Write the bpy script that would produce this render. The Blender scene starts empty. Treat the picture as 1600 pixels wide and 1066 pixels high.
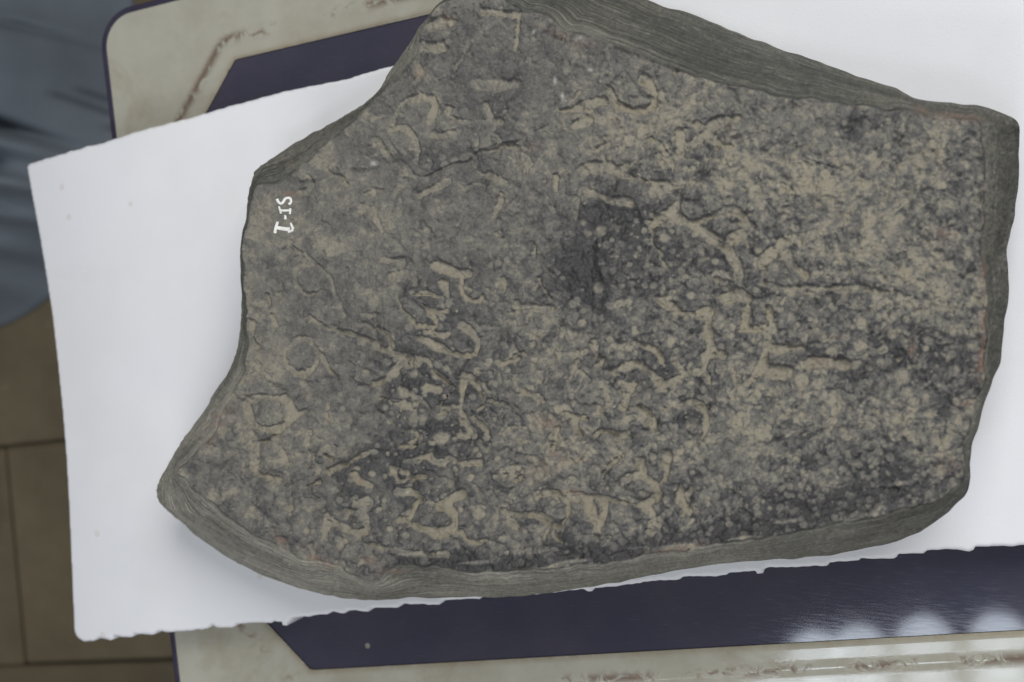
import bpy, math, random
import numpy as np
from mathutils import Vector
random.seed(5); RNG = np.random.default_rng(11)
scene = bpy.context.scene; COL = scene.collection

# ------------------------------------------------------------------ camera
TILT = math.radians(17); DIST = .89; HTOP = .155
cam_p = np.array([math.sin(TILT)*DIST, 0, HTOP + math.cos(TILT)*DIST])
fwd = np.array([-math.sin(TILT), 0, -math.cos(TILT)]); upv = np.array([0, 1., 0]); rgt = np.cross(fwd, upv)
FPX = 40/36*1600.
cd = bpy.data.cameras.new('camera'); cam = bpy.data.objects.new('camera', cd); COL.objects.link(cam)
cam.location = cam_p; cam.rotation_euler = (0, TILT, 0)
cd.lens = 40; cd.sensor_width = 36; cd.clip_start = .02; cd.clip_end = 60
cd.dof.use_dof = True; cd.dof.focus_distance = .915; cd.dof.aperture_fstop = 4.2
scene.camera = cam

# ------------------------------------------------------------------ light
w = bpy.data.worlds.new('World'); scene.world = w; w.use_nodes = True
bg = w.node_tree.nodes['Background']; bg.inputs['Color'].default_value = (.95, .97, 1.0, 1); bg.inputs['Strength'].default_value = .23
def lamp(name, loc, aim, size, power, col=(1, 1, 1), sy=None, disk=False):
    l = bpy.data.lights.new(name, 'AREA'); l.energy = power; l.color = col; l.size = size
    if disk: l.shape = 'DISK'
    elif sy: l.shape = 'RECTANGLE'; l.size_y = sy
    o = bpy.data.objects.new(name, l); COL.objects.link(o); o.location = loc
    o.rotation_euler = (Vector(aim)-Vector(loc)).to_track_quat('-Z', 'Y').to_euler(); return o
lamp('window_light', (.75, 1.2, 1.75), (.1, 0, .1), 1.5, 40, (1, .99, .97), 1.0)
lamp('fill_light', (-.3, -1.9, 1.9), (0, 0, .1), 1.3, 22, (.97, .98, 1), 1.0)  # fill lamp added out of view to lighten lower sides and soften foam shadow
scene.view_settings.view_transform = 'Standard'; scene.view_settings.look = 'None'
scene.view_settings.exposure = 0; scene.view_settings.gamma = 1

# ------------------------------------------------------------------ helpers
def at(px, py, z):
    d = fwd + rgt*(px-800)/FPX - upv*(py-533)/FPX
    return cam_p + d*((z-cam_p[2])/d[2])
def at2(pts, z): return np.array([at(x, y, z)[:2] for x, y in pts])
def proj(P):
    v = P-cam_p; d = v@fwd
    return 800+FPX*(v@rgt)/d, 533-FPX*(v@upv)/d
# the glossy table mirrors a row of small round roof openings with daylight behind them
for i, (px, py) in enumerate([(1275, 1030), (1345, 1022), (1446, 1008), (1563, 1004), (1212, 1085), (1290, 1098), (1362, 1092), (1455, 1080), (1566, 1076)]):
    P = at(px, py, 0); d = P-cam_p; d /= np.linalg.norm(d); r = d.copy(); r[2] = -r[2]
    q = P + r*2.3
    lamp('roof_light', q, P, .148, .66, (.80, .89, 1), disk=True)

def tag(o, label=None, cat=None, group=None, kind=None):
    if label: o['label'] = label
    if cat: o['category'] = cat
    if group: o['group'] = group
    if kind: o['kind'] = kind
    return o
def empty(name, loc):
    o = bpy.data.objects.new(name, None); COL.objects.link(o); o.location = loc; o.empty_display_size = .05; return o
def link_mesh(name, me, mat, parent=None):
    o = bpy.data.objects.new(name, me); COL.objects.link(o)
    if mat: me.materials.append(mat)
    if parent is not None:
        o.parent = parent; bpy.context.view_layer.update(); o.matrix_parent_inverse = parent.matrix_world.inverted()
    return o
def np_mesh(name, V, quads, smooth=True, tris=None):
    me = bpy.data.meshes.new(name); V = np.asarray(V, np.float32)
    nq = len(quads); nt = 0 if tris is None else len(tris)
    me.vertices.add(len(V)); me.vertices.foreach_set('co', V.ravel())
    idx = np.asarray(quads, np.int32).ravel()
    st = np.arange(nq)*4
    if nt:
        st = np.concatenate([st, nq*4+np.arange(nt)*3]); idx = np.concatenate([idx, np.asarray(tris, np.int32).ravel()])
    me.loops.add(len(idx)); me.loops.foreach_set('vertex_index', idx)
    me.polygons.add(nq+nt); me.polygons.foreach_set('loop_start', st.astype(np.int32))
    me.update(calc_edges=True); me.validate()
    if smooth: me.polygons.foreach_set('use_smooth', np.ones(len(me.polygons), bool))
    return me
def sm(x, a=0., b=1.):
    t = np.clip((x-a)/(b-a), 0, 1); return t*t*(3-2*t)
def resample(P, step, closed=True):
    P = np.asarray(P, float)
    if closed: P = np.vstack([P, P[:1]])
    L = np.concatenate([[0], np.cumsum(np.hypot(*np.diff(P, axis=0).T))])
    n = max(int(L[-1]/step), 2); s = np.linspace(0, L[-1], n, endpoint=not closed)
    return np.column_stack([np.interp(s, L, P[:, 0]), np.interp(s, L, P[:, 1])])
def chaikin(P, closed=True, n=1):
    P = np.asarray(P, float)
    for _ in range(n):
        Q = np.roll(P, -1, 0)
        A = .75*P+.25*Q; B = .25*P+.75*Q
        P = np.column_stack([A, B]).reshape(-1, 2)
    return P
def poly_dist(X, Y, P, closed=True):
    """distance, nearest segment index and parameter, for flat arrays"""
    A = P; B = np.roll(P, -1, 0) if closed else P[1:]
    if not closed: A = P[:-1]
    D = B-A; LL = (D**2).sum(1)+1e-12
    best = np.full(len(X), 1e9); bi = np.zeros(len(X), int); bt = np.zeros(len(X))
    for s in range(0, len(X), 8000):
        x = X[s:s+8000, None]; y = Y[s:s+8000, None]
        t = np.clip(((x-A[:, 0])*D[:, 0]+(y-A[:, 1])*D[:, 1])/LL, 0, 1)
        d2 = (x-A[:, 0]-t*D[:, 0])**2+(y-A[:, 1]-t*D[:, 1])**2
        k = d2.argmin(1); r = np.arange(len(k))
        best[s:s+8000] = np.sqrt(d2[r, k]); bi[s:s+8000] = k; bt[s:s+8000] = t[r, k]
    return best, bi, bt
def inside(X, Y, P):
    c = np.zeros(len(X), bool); n = len(P)
    for i in range(n):
        x0, y0 = P[i]; x1, y1 = P[(i+1) % n]
        if y0 == y1: continue
        m = ((y0 > Y) != (y1 > Y)) & (X < (x1-x0)*(Y-y0)/(y1-y0)+x0)
        c ^= m
    return c
def upsample(a, k, ny, nx):
    yy = np.minimum(np.arange(ny)/k, a.shape[0]-1.001); xx = np.minimum(np.arange(nx)/k, a.shape[1]-1.001)
    y0 = yy.astype(int); x0 = xx.astype(int); fy = (yy-y0)[:, None]; fx = (xx-x0)[None]
    g = lambda i, j: a[np.ix_(y0+i, x0+j)]
    return (g(0, 0)*(1-fx)+g(0, 1)*fx)*(1-fy)+(g(1, 0)*(1-fx)+g(1, 1)*fx)*fy
class Grid:
    """regular grid over a polygon, trimmed to it, rim vertices slid onto the outline"""
    def __init__(s, P, h, k=4):
        s.P = P; lo = P.min(0)-2*h; hi = P.max(0)+2*h
        s.nx = (int((hi[0]-lo[0])/h)//k+1)*k+1; s.ny = (int((hi[1]-lo[1])/h)//k+1)*k+1
        s.x = lo[0]+np.arange(s.nx)*h; s.y = lo[1]+np.arange(s.ny)*h; s.k = k
        s.cx, s.cy = np.meshgrid(s.x[::k], s.y[::k])
        d, i, t = poly_dist(s.cx.ravel(), s.cy.ravel(), P); ins = inside(s.cx.ravel(), s.cy.ravel(), P)
        s.cd = np.where(ins, d, -d).reshape(s.cx.shape); s.ci = i; s.ct = t
        sd = s.up(s.cd)
        cell = (sd[:-1, :-1] > 0) & (sd[1:, :-1] > 0) & (sd[:-1, 1:] > 0) & (sd[1:, 1:] > 0)
        yy, xx = np.nonzero(cell); id0 = yy*s.nx+xx
        q = np.column_stack([id0, id0+1, id0+s.nx+1, id0+s.nx])
        used = np.zeros(s.nx*s.ny, bool); used[q.ravel()] = True
        remap = np.cumsum(used)-1; s.used = used; s.quads = remap[q]
        X, Y = np.meshgrid(s.x, s.y); s.X = X.ravel()[used].copy(); s.Y = Y.ravel()[used].copy(); s.sd = sd.ravel()[used]
        e = np.concatenate([s.quads[:, [0, 1]], s.quads[:, [1, 2]], s.quads[:, [2, 3]], s.quads[:, [3, 0]]])
        key = e.min(1).astype(np.int64)*10**8+e.max(1); u, inv, cnt = np.unique(key, return_inverse=True, return_counts=True)
        s.bedges = e[cnt[inv] == 1]; s.bv = np.unique(s.bedges)
        d, i, t = poly_dist(s.X[s.bv], s.Y[s.bv], P); A = P[i]; B = P[(i+1) % len(P)]
        s.X[s.bv] = A[:, 0]+(B-A)[:, 0]*t; s.Y[s.bv] = A[:, 1]+(B-A)[:, 1]*t; s.sd[s.bv] = 0; s.bi = i; s.bt = t
    def up(s, a): return upsample(a, s.k, s.ny, s.nx)
    def full(s, coarse): return s.up(coarse).ravel()[s.used]
    def skirt(s, Z, levels):
        """levels: list of (z, inset factor toward the middle)"""
        V = [np.column_stack([s.X, s.Y, Z])]; Q = [s.quads]; n = len(Z)
        cx, cy = s.X[s.bv].mean(), s.Y[s.bv].mean(); loc = np.full(n, -1); loc[s.bv] = np.arange(len(s.bv))
        prev = None
        for j, (z, f) in enumerate(levels):
            zz = np.minimum(Z[s.bv], z) if np.isscalar(z) else z
            V.append(np.column_stack([s.X[s.bv]+(cx-s.X[s.bv])*f, s.Y[s.bv]+(cy-s.Y[s.bv])*f, zz]))
            a, b = s.bedges.T
            base = n+j*len(s.bv)
            ta, tb = (a, b) if j == 0 else (base-len(s.bv)+loc[a], base-len(s.bv)+loc[b])
            Q.append(np.column_stack([ta, base+loc[a], base+loc[b], tb]))
        return np.vstack(V), np.vstack(Q)
def blur(a, sg):
    fy = np.fft.fftfreq(a.shape[0])[:, None]; fx = np.fft.rfftfreq(a.shape[1])[None]
    return np.fft.irfft2(np.fft.rfft2(a)*np.exp(-2*(math.pi*sg)**2*(fx*fx+fy*fy)), s=a.shape)
def noise(shape, sx, sy=None, seed=0):
    r = np.random.default_rng(seed).standard_normal(shape); sy = sx if sy is None else sy
    fy = np.fft.fftfreq(shape[0])[:, None]; fx = np.fft.rfftfreq(shape[1])[None]
    n = np.fft.irfft2(np.fft.rfft2(r)*np.exp(-2*math.pi**2*((sx*fx)**2+(sy*fy)**2)), s=shape)
    return n/n.std()
def bilin(a, x, y, wrap=False):
    if wrap: x = np.mod(x, a.shape[1]); y = np.mod(y, a.shape[0])
    else: x = np.clip(x, 0, a.shape[1]-1.01); y = np.clip(y, 0, a.shape[0]-1.01)
    x0 = x.astype(int); y0 = y.astype(int); fx = x-x0; fy = y-y0
    x1 = (x0+1) % a.shape[1]; y1 = (y0+1) % a.shape[0]
    return (a[y0, x0]*(1-fx)+a[y0, x1]*fx)*(1-fy)+(a[y1, x0]*(1-fx)+a[y1, x1]*fx)*fy

# ------------------------------------------------------------------ materials
class NT:
    def __init__(s, name, rough=.7, spec=.5):
        s.m = bpy.data.materials.new(name); s.m.use_nodes = True; s.t = s.m.node_tree
        s.b = s.t.nodes['Principled BSDF']; s.b.inputs['Roughness'].default_value = rough
        s.b.inputs['Specular IOR Level'].default_value = spec
        s.tc = s.t.nodes.new('ShaderNodeTexCoord')
    def n(s, typ, **kw):
        nd = s.t.nodes.new(typ)
        for k, v in kw.items():
            if k in nd.inputs: nd.inputs[k].default_value = v
            else: setattr(nd, k, v)
        return nd
    def l(s, a, b): s.t.links.new(a, b)
    def noise(s, scale, detail=5, rough=.55, dist=0., vec=None):
        nd = s.n('ShaderNodeTexNoise', Scale=scale, Detail=detail, Roughness=rough, Distortion=dist)
        s.l(vec or s.tc.outputs['Object'], nd.inputs['Vector']); return nd.outputs['Fac']
    def mapping(s, sc, rot=(0, 0, 0)):
        nd = s.n('ShaderNodeMapping'); nd.inputs['Scale'].default_value = sc; nd.inputs['Rotation'].default_value = rot
        s.l(s.tc.outputs['Object'], nd.inputs['Vector']); return nd.outputs['Vector']
    def ramp(s, fac, stops):
        nd = s.n('ShaderNodeValToRGB'); e = nd.color_ramp.elements
        while len(e) < len(stops): e.new(.5)
        for q, (p, c) in zip(e, stops):
            q.position = p; q.color = tuple(c)+(1,) if not np.isscalar(c) else (c, c, c, 1)
        s.l(fac, nd.inputs['Fac']); return nd.outputs['Color']
    def mix(s, fac, a, b, mode='MIX'):
        nd = s.n('ShaderNodeMix', data_type='RGBA', blend_type=mode)
        for i, v in ((0, fac), (6, a), (7, b)):
            if hasattr(v, 'is_linked'): s.l(v, nd.inputs[i])
            else: nd.inputs[i].default_value = v if np.isscalar(v) else tuple(v)+(1,)
        return nd.outputs[2]
    def math(s, op, a, b=0., clamp=False):
        nd = s.n('ShaderNodeMath', operation=op, use_clamp=clamp)
        for i, v in enumerate((a, b)):
            if hasattr(v, 'is_linked'): s.l(v, nd.inputs[i])
            else: nd.inputs[i].default_value = v
        return nd.outputs[0]
    def bump(s, h, dist, strength=1.):
        nd = s.n('ShaderNodeBump', Distance=dist, Strength=strength); s.l(h, nd.inputs['Height']); s.l(nd.outputs[0], s.b.inputs['Normal'])
    def col(s, c): s.l(c, s.b.inputs['Base Color']) if hasattr(c, 'is_linked') else setattr(s.b.inputs['Base Color'], 'default_value', tuple(c)+(1,))

def m_stone():
    t = NT('stone', .6, .4)
    a = t.n('ShaderNodeAttribute', attribute_name='wear'); sp = t.n('ShaderNodeSeparateColor'); t.l(a.outputs['Color'], sp.inputs[0])
    dust, rust, side = sp.outputs[0], sp.outputs[1], sp.outputs[2]
    a2 = t.n('ShaderNodeAttribute', attribute_name='tone'); sp2 = t.n('ShaderNodeSeparateColor'); t.l(a2.outputs['Color'], sp2.inputs[0])
    grain, pale, sdust = sp2.outputs
    n1 = t.noise(900, 4, .7); n2 = t.noise(160, 5, .6); n3 = t.noise(26, 4)
    beige = t.ramp(n3, [(.3, (.238, .210, .155)), (.55, (.262, .236, .178)), (.75, (.275, .244, .190))])
    n4 = t.noise(420, 3, .6)
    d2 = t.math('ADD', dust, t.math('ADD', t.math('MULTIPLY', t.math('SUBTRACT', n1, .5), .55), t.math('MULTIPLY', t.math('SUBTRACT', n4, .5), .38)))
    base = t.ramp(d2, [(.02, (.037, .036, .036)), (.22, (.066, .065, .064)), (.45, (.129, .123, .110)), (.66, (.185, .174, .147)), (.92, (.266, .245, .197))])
    c = t.mix(t.ramp(d2, [(.6, 0.), (.95, .8)]), base, beige)
    c = t.mix(t.ramp(pale, [(0., 0.), (1., 1.)]), c, (.42, .41, .37))
    rc = t.ramp(n2, [(.35, (.17, .105, .078)), (.6, (.23, .145, .105)), (.75, (.28, .21, .165))])
    c = t.mix(t.math('MULTIPLY', rust, .95), c, rc)
    sc = t.ramp(grain, [(.0, (.040, .041, .037)), (.45, (.080, .081, .070)), (1., (.185, .18, .15))])
    sd = t.mix(sdust, sc, t.ramp(grain, [(0., (.115, .110, .093)), (.5, (.235, .225, .190)), (1., (.36, .34, .285))]))
    sd = t.mix(t.math('MULTIPLY', rust, .5), sd, rc)
    c = t.mix(side, c, sd); t.col(c)
    r = t.ramp(dust, [(0., .42), (.6, .85)]); t.l(r, t.b.inputs['Roughness'])
    t.bump(t.math('ADD', t.math('MULTIPLY', n1, .5), t.math('ADD', t.math('MULTIPLY', n2, .8), t.math('MULTIPLY', n4, .6))), .0014, .8)
    return t.m
def m_simple(name, stops, scale, rough, bump=.0, spec=.4, detail=5, fine=None):
    t = NT(name, rough, spec); n = t.noise(scale, detail); t.col(t.ramp(n, stops))
    if bump: t.bump(t.noise(fine or scale*4, 4), bump, .6)
    return t.m
def m_foam():
    t = NT('foam', .85, .25)
    n = t.noise(11, 4); c = t.ramp(n, [(.3, (.68, .69, .72)), (.7, (.715, .722, .745))]); c = t.mix(t.ramp(t.noise(5, 4, .6), [(.5, 0.), (.75, .5)]), c, (.645, .635, .625))
    sp = t.n('ShaderNodeTexVoronoi', Scale=26.); t.l(t.tc.outputs['Object'], sp.inputs['Vector'])
    sel = t.n('ShaderNodeSeparateColor'); t.l(sp.outputs['Color'], sel.inputs[0])
    m = t.math('MULTIPLY', t.math('LESS_THAN', sp.outputs['Distance'], .10), t.math('GREATER_THAN', sel.outputs[0], .45))
    c = t.mix(t.math('MULTIPLY', m, .4), c, (.55, .50, .45))
    st = t.noise(1, 4, .6, 0, t.mapping((4, 30, 4), (0, 0, .15)))
    c = t.mix(t.ramp(st, [(.62, 0.), (.8, .22)]), c, (.60, .58, .56)); t.col(c)
    t.bump(t.math('ADD', t.noise(420, 3), t.math('MULTIPLY', t.noise(40, 3), 1.)), .0003, .5)
    t.b.inputs['Subsurface Weight'].default_value = .0
    return t.m
def m_cream():
    t = NT('cream_paint', .22, .32)
    a = t.n('ShaderNodeAttribute', attribute_name='wear'); sp = t.n('ShaderNodeSeparateColor'); t.l(a.outputs['Color'], sp.inputs[0])
    bead, edge, _ = sp.outputs
    n = t.noise(14, 6, .6); f = t.noise(70, 6, .65, 1.0); g = t.noise(7, 4)
    c = t.ramp(n, [(.3, (.29, .275, .22)), (.55, (.35, .34, .285)), (.75, (.38, .372, .32))])
    st = t.ramp(t.noise(9, 6, .7, .6), [(.56, 0.), (.72, .55)])
    c = t.mix(st, c, (.22, .19, .125))
    k = t.math('MULTIPLY', bead, t.ramp(t.math('ADD', t.math('MULTIPLY', f, .5), t.math('MULTIPLY', g, .6)), [(.555, 0.), (.61, .9)]))
    c = t.mix(k, c, t.ramp(f, [(.35, (.058, .042, .032)), (.6, (.125, .074, .048)), (.7, (.22, .16, .11))]))
    e = t.math('MULTIPLY', edge, t.ramp(f, [(.3, .25), (.7, .8)])); c = t.mix(e, c, (.21, .165, .095))
    t.col(c); r = t.math('ADD', .07, t.math('MULTIPLY', k, .6)); t.l(r, t.b.inputs['Roughness'])
    t.bump(t.math('SUBTRACT', t.math('MULTIPLY', t.noise(30, 3), .06), t.math('MULTIPLY', k, .8)), .0005, .5)
    return t.m
def m_navy():
    t = NT('navy_paint', .3, .5)
    n = t.noise(12, 5); c = t.ramp(n, [(.3, (.033, .033, .056)), (.55, (.041, .039, .060)), (.8, (.052, .047, .066))])
    s = t.noise(1, 3, .6, 0, t.mapping((60, 900, 60), (0, 0, .9)))
    c = t.mix(t.ramp(s, [(.62, 0.), (.72, .12)]), c, (.20, .20, .25))
    v = t.n('ShaderNodeTexVoronoi', Scale=24.); t.l(t.tc.outputs['Object'], v.inputs['Vector'])
    sel = t.n('ShaderNodeSeparateColor'); t.l(v.outputs['Color'], sel.inputs[0])
    k = t.math('MULTIPLY', t.math('LESS_THAN', v.outputs['Distance'], .07), t.math('GREATER_THAN', sel.outputs[1], .72))
    c = t.mix(t.math('MULTIPLY', k, .5), c, (.4, .36, .28)); t.col(c)
    t.l(t.ramp(s, [(.4, .05), (.8, .11)]), t.b.inputs['Roughness'])
    return t.m
def m_floor():
    t = NT('floor_stone', .75, .3)
    oi = t.n('ShaderNodeObjectInfo'); n = t.noise(5, 6, .6); f = t.noise(30, 5, .65)
    c = t.ramp(n, [(.3, (.105, .083, .050)), (.55, (.155, .127, .079)), (.75, (.185, .152, .10))])
    c = t.mix(t.math('MULTIPLY', oi.outputs['Random'], .35), c, (.085, .068, .045))
    c = t.mix(t.ramp(t.noise(2.2, 4), [(.4, 0.), (.65, .55)]), c, (.085, .066, .040)); c = t.mix(t.ramp(f, [(.62, 0.), (.78, .4)]), c, (.27, .23, .17)); t.col(c); t.bump(f, .003, .6); return t.m
def m_cloth():
    t = NT('blue_cloth', .85, .25)
    n = t.noise(5, 5); c = t.ramp(n, [(.3, (.105, .126, .150)), (.7, (.155, .182, .212))])
    a = t.n('ShaderNodeAttribute', attribute_name='wear'); sp = t.n('ShaderNodeSeparateColor'); t.l(a.outputs['Color'], sp.inputs[0])
    c = t.mix(t.math('MULTIPLY', sp.outputs[0], .75), c, (.026, .030, .038)); t.col(c)
    wv = t.noise(600, 2); t.bump(wv, .001, .5); return t.m
M = dict(stone=m_stone(), foam=m_foam(), cream=m_cream(), navy=m_navy(), floor=m_floor(), cloth=m_cloth(),
         rim=m_simple('navy_rim', [(.3, (.022, .02, .04)), (.7, (.04, .035, .06))], 40, .35),
         steel=m_simple('leg_paint', [(.3, (.03, .03, .05)), (.7, (.05, .045, .07))], 30, .4),
         joint=m_simple('joint_dirt', [(.3, (.085, .068, .044)), (.7, (.12, .098, .065))], 30, .9, .003),
         white=m_simple('white_paint', [(.3, (.70, .70, .67)), (.7, (.82, .82, .79))], 300, .5, .0003))

# ------------------------------------------------------------------ the floor of stone slabs
def box_mesh(name, x0, x1, y0, y1, z0, z1, bev=.004):
    import bmesh
    bm = bmesh.new(); bmesh.ops.create_cube(bm, size=1)
    for v in bm.verts: v.co = ((x0+x1)/2+v.co.x*(x1-x0), (y0+y1)/2+v.co.y*(y1-y0), (z0+z1)/2+v.co.z*(z1-z0))
    if bev: bmesh.ops.bevel(bm, geom=bm.edges[:], offset=bev, segments=1, affect='EDGES')
    me = bpy.data.meshes.new(name); bm.to_mesh(me); bm.free(); return me
FZ = -.75
floor = link_mesh('floor', box_mesh('floor', -6, 6, -6, 6, FZ-.06, FZ-.012, 0), M['joint']); tag(floor, kind='structure')
ang = math.radians(6.5); ca, sa = math.cos(ang), math.sin(ang); o0 = at(40, 1037, FZ)
tm = box_mesh('tile', 0, .598, 0, .4035, -.012, 0, .004); tm2 = box_mesh('tile', 0, .598, 0, .4035, -.012, .002, .006)
for me in (tm, tm2): me.materials.append(M['floor'])
for r in range(-3, 5):
    for c in range(-2, 4):
        u = c*.602 + (.0 if r % 2 == 0 else -.27) + (.0 if r != -1 else .0); v = r*.407
        o = bpy.data.objects.new('tile', tm if random.random() < .6 else tm2); COL.objects.link(o)
        o.location = (o0[0]+u*ca-v*sa, o0[1]+u*sa+v*ca, FZ+random.uniform(-.001, .001)); o.rotation_euler = (random.uniform(-.003, .003), random.uniform(-.002, .002), ang+random.uniform(-.004, .004))
        o.parent = floor

# ------------------------------------------------------------------ painted metal table
ta = math.radians(7.7); U = np.array([math.cos(ta), math.sin(ta)]); Vv = np.array([-U[1], U[0]])
corner = (at(168, 106, 0)[:2]); bl = at(280, 986, 0)[:2]
u0 = ((corner+bl)/2)@U - .002; TL = 1.25
vt = at(279, 0, 0)[:2]@Vv; 
vin_t = (at(380, 88.7, 0)[:2]@Vv + at(666, 24, 0)[:2]@Vv)/2
vin_b = (at(800, 1026, 0)[:2]@Vv*.6 + at(1600, 992, 0)[:2]@Vv*.4)
vb = vin_b-(vt-vin_t); u1 = u0+TL
def T3(u, v, z): q = U*u+Vv*v; return (q[0], q[1], z)
def rrect(a0, a1, b0, b1, r, n=10):
    P = []
    for cx, cy, s in ((a1-r, b1-r, 0), (a0+r, b1-r, 1), (a0+r, b0+r, 2), (a1-r, b0+r, 3)):
        for i in range(n+1):
            t = math.pi/2*(s+i/n); P.append((cx+r*math.cos(t), cy+r*math.sin(t)))
    return P
tb = empty('painted_metal_table', (*((U*(u0+TL/2)+Vv*(vt+vb)/2)), FZ))
tag(tb, 'painted metal table with cream border, navy panel and rust spots beneath the foam sheet', 'table')
def ringmesh(name, loops, closed_cap=False):
    V = []; Q = []; n = len(loops[0])
    for L in loops: V += [T3(*p) for p in L]
    for k in range(len(loops)-1):
        for i in range(n):
            j = (i+1) % n; Q.append((k*n+i, k*n+j, (k+1)*n+j, (k+1)*n+i))
    return V, Q
rw = .0075
# rim: rolled dark edge
loops = []
for off, z in ((.000, -.004), (-.0, -.028), (rw+.004, -.030), (rw+.004, -.010)): pass
prof = [(rw, .0), (.004, .0012), (.001, -.001), (0, -.005), (0, -.026), (.003, -.030), (rw, -.030)]
loops = [[(p[0], p[1], z) for p in rrect(u0+o-rw, u1-o+rw, vb+o-rw, vt-o+rw, .033+rw-o)] for o, z in prof]
V, Q = ringmesh('rim', loops); link_mesh('rim', np_mesh('rim', V, Q), M['rim'], tb)
# cream border as a fine grid band with an embossed bead, chamfered navy opening
ch = .055; wl = .085
au0 = u0+wl; au1 = u1-wl
octo = [(au1-ch, vin_t), (au0+ch, vin_t), (au0, vin_t-ch*1.35), (au0, vin_b+ch*1.35), (au0+ch, vin_b), (au1-ch, vin_b), (au1, vin_b+ch*1.35), (au1, vin_t-ch*1.35)]
# chamfer corners as measured in the photograph
cU = [at(366, 86, 0)[:2]@U, at(485, 1045, 0)[:2]@U]
octo[1] = (cU[0], vin_t); octo[2] = (cU[0]-.09, vin_t-.105); octo[4] = (cU[1], vin_b); octo[3] = (cU[1]-.09, vin_b+.105)
outer = np.array(rrect(u0+.0005, u1-.0005, vb+.0005, vt-.0005, .033)); octo = np.array(octo)
g = Grid(outer, .0028); d, i, t = poly_dist(g.cx.ravel(), g.cy.ravel(), octo); ins = inside(g.cx.ravel(), g.cy.ravel(), octo)
dd = g.full(np.where(ins, d, -d).reshape(g.cx.shape))   # >0 inside the opening
dd2, i2, t2 = poly_dist(g.X, g.Y, octo); in2 = inside(g.X, g.Y, octo); dd = np.where(in2, dd2, -dd2)
keep = (dd[g.quads] < .0002).any(1); q = g.quads[keep]
nA = octo[i2]; nB = octo[(i2+1) % len(octo)]; mv = dd > 0
g.X = np.where(mv, nA[:, 0]+(nB-nA)[:, 0]*t2, g.X); g.Y = np.where(mv, nA[:, 1]+(nB-nA)[:, 1]*t2, g.Y); dd = np.minimum(dd, 0)
zz = .0007*np.exp(-((dd+.022)/.0028)**2) + .0007*sm(-dd, 0, .002) - .0004*(dd >= 0)
V = np.column_stack([g.X[:, None]*U[None]+g.Y[:, None]*Vv[None], zz])
us = np.unique(q); rm = np.full(len(V), -1); rm[us] = np.arange(len(us))
me = np_mesh('border', V[us], rm[q])
ca_ = me.color_attributes.new('wear', 'FLOAT_COLOR', 'POINT'); bead = np.exp(-((dd+.022)/.0045)**2)[us]; ed = np.exp(-(dd/.0035)**2)[us]
ca_.data.foreach_set('color', np.column_stack([bead, ed, ed*0, ed*0+1]).astype(np.float32).ravel())
link_mesh('border', me, M['cream'], tb)
ic = octo.mean(0); oc2 = octo+(octo-ic)/np.linalg.norm(octo-ic, axis=1)[:, None]*.006
V = [T3(p[0], p[1], -.0016) for p in oc2]+[T3(*ic, -.0016)]; n = len(oc2)
link_mesh('panel', np_mesh('panel', V, np.zeros((0, 4), int), False, [(i, (i+1) % n, n) for i in range(n)]), M['navy'], tb)
import bmesh
leg_me = None
for (su, sv) in ((u0+.05, vb+.05), (u0+.05, vt-.05), (u1-.05, vb+.05), (u1-.05, vt-.05)):
    if leg_me is None:
        bm = bmesh.new(); bmesh.ops.create_cone(bm, cap_ends=True, segments=14, radius1=.014, radius2=.014, depth=.71); leg_me = bpy.data.meshes.new('leg'); bm.to_mesh(leg_me); bm.free(); leg_me.materials.append(M['steel'])
    o = bpy.data.objects.new('leg', leg_me); COL.objects.link(o); p = T3(su, sv, FZ+.355+.003); o.parent = tb; o.location = Vector(p)-tb.location

# ------------------------------------------------------------------ foam sheet
PZ = .036
fp = [(42,258),(50,305),(62,372),(71,430),(80,490),(89,572),(97,650),(103,720),(108,800),(113,900),(117,988),(121,996),(131,1002.6),(147.5,1001),(155.6,996),(175.7,1001.5),(178,993),(206.6,996.6),(209,990.6),(240,992),(245.5,986.6),(268,988),(324.6,982.5),(330,977),(336.7,981),(365,981),(367.5,975),(399.7,973),(424,974),(426,970),(439,972.5),(441,982.5),(446,982),(447.5,974),(452,972.5),(454,966),(512,960),(516,957),(537,959),(542,954),(575,956.5),(579,950.5),(622,950),(627,944.5),(687,945.5),(691,939.5),(720,937),(750,937),(752,932),(820,931),(912,921),(922,927),(929,920),(1000,912),(1005,909),(1062,906),(1067,901.5),(1135,900),(1139,896),(1180,892),(1186,900.5),(1191,899.5),(1194,890),(1200,887.5),(1294,884.5),(1296,879.5),(1342.5,876.5),(1345,873.5),(1400,873.5),(1404,865.5),(1445,865),(1447.5,860.5),(1495,858.5),(1520,862.5),(1524,855),(1597,852.5),(1662,848),(1628,400),(1606,100),(1596,-150),(1300,-90),(1000,-5),(760,62),(605,104),(545,122),(440,143),(400,154),(340,170),(320,177),(300,183),(215,205),(165,222),(100,240)]
def droop_at(u): return np.clip(u0+.05-u, 0, 1)**2*.8
FP = []
for x, y in fp:
    q = at(x, y, PZ)
    for _ in range(6): q = at(x, y, PZ-float(droop_at(q[:2]@U)))
    FP.append(q[:2])
FP = resample(FP, .0010)
fn = noise((1, len(FP)), 2.0, 0.0, 3)[0]; FP = FP + np.column_stack([fn*0, fn])*.00025
g = Grid(FP, .0015)
und = noise((g.ny, g.nx), 60, 60, 9).ravel()[g.used]; und2 = noise((g.ny, g.nx), 17, 17, 19).ravel()[g.used]
uu = g.X*U[0]+g.Y*U[1]
droop = droop_at(uu)
Z = PZ+.0006*und+.00012*und2-.0018*(1-np.sqrt(np.clip(1-(1-np.clip(g.sd/.0022, 0, 1))**2, 0, 1)))-droop
edge_u = g.X-at(1600, 300, PZ)[0]
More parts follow.
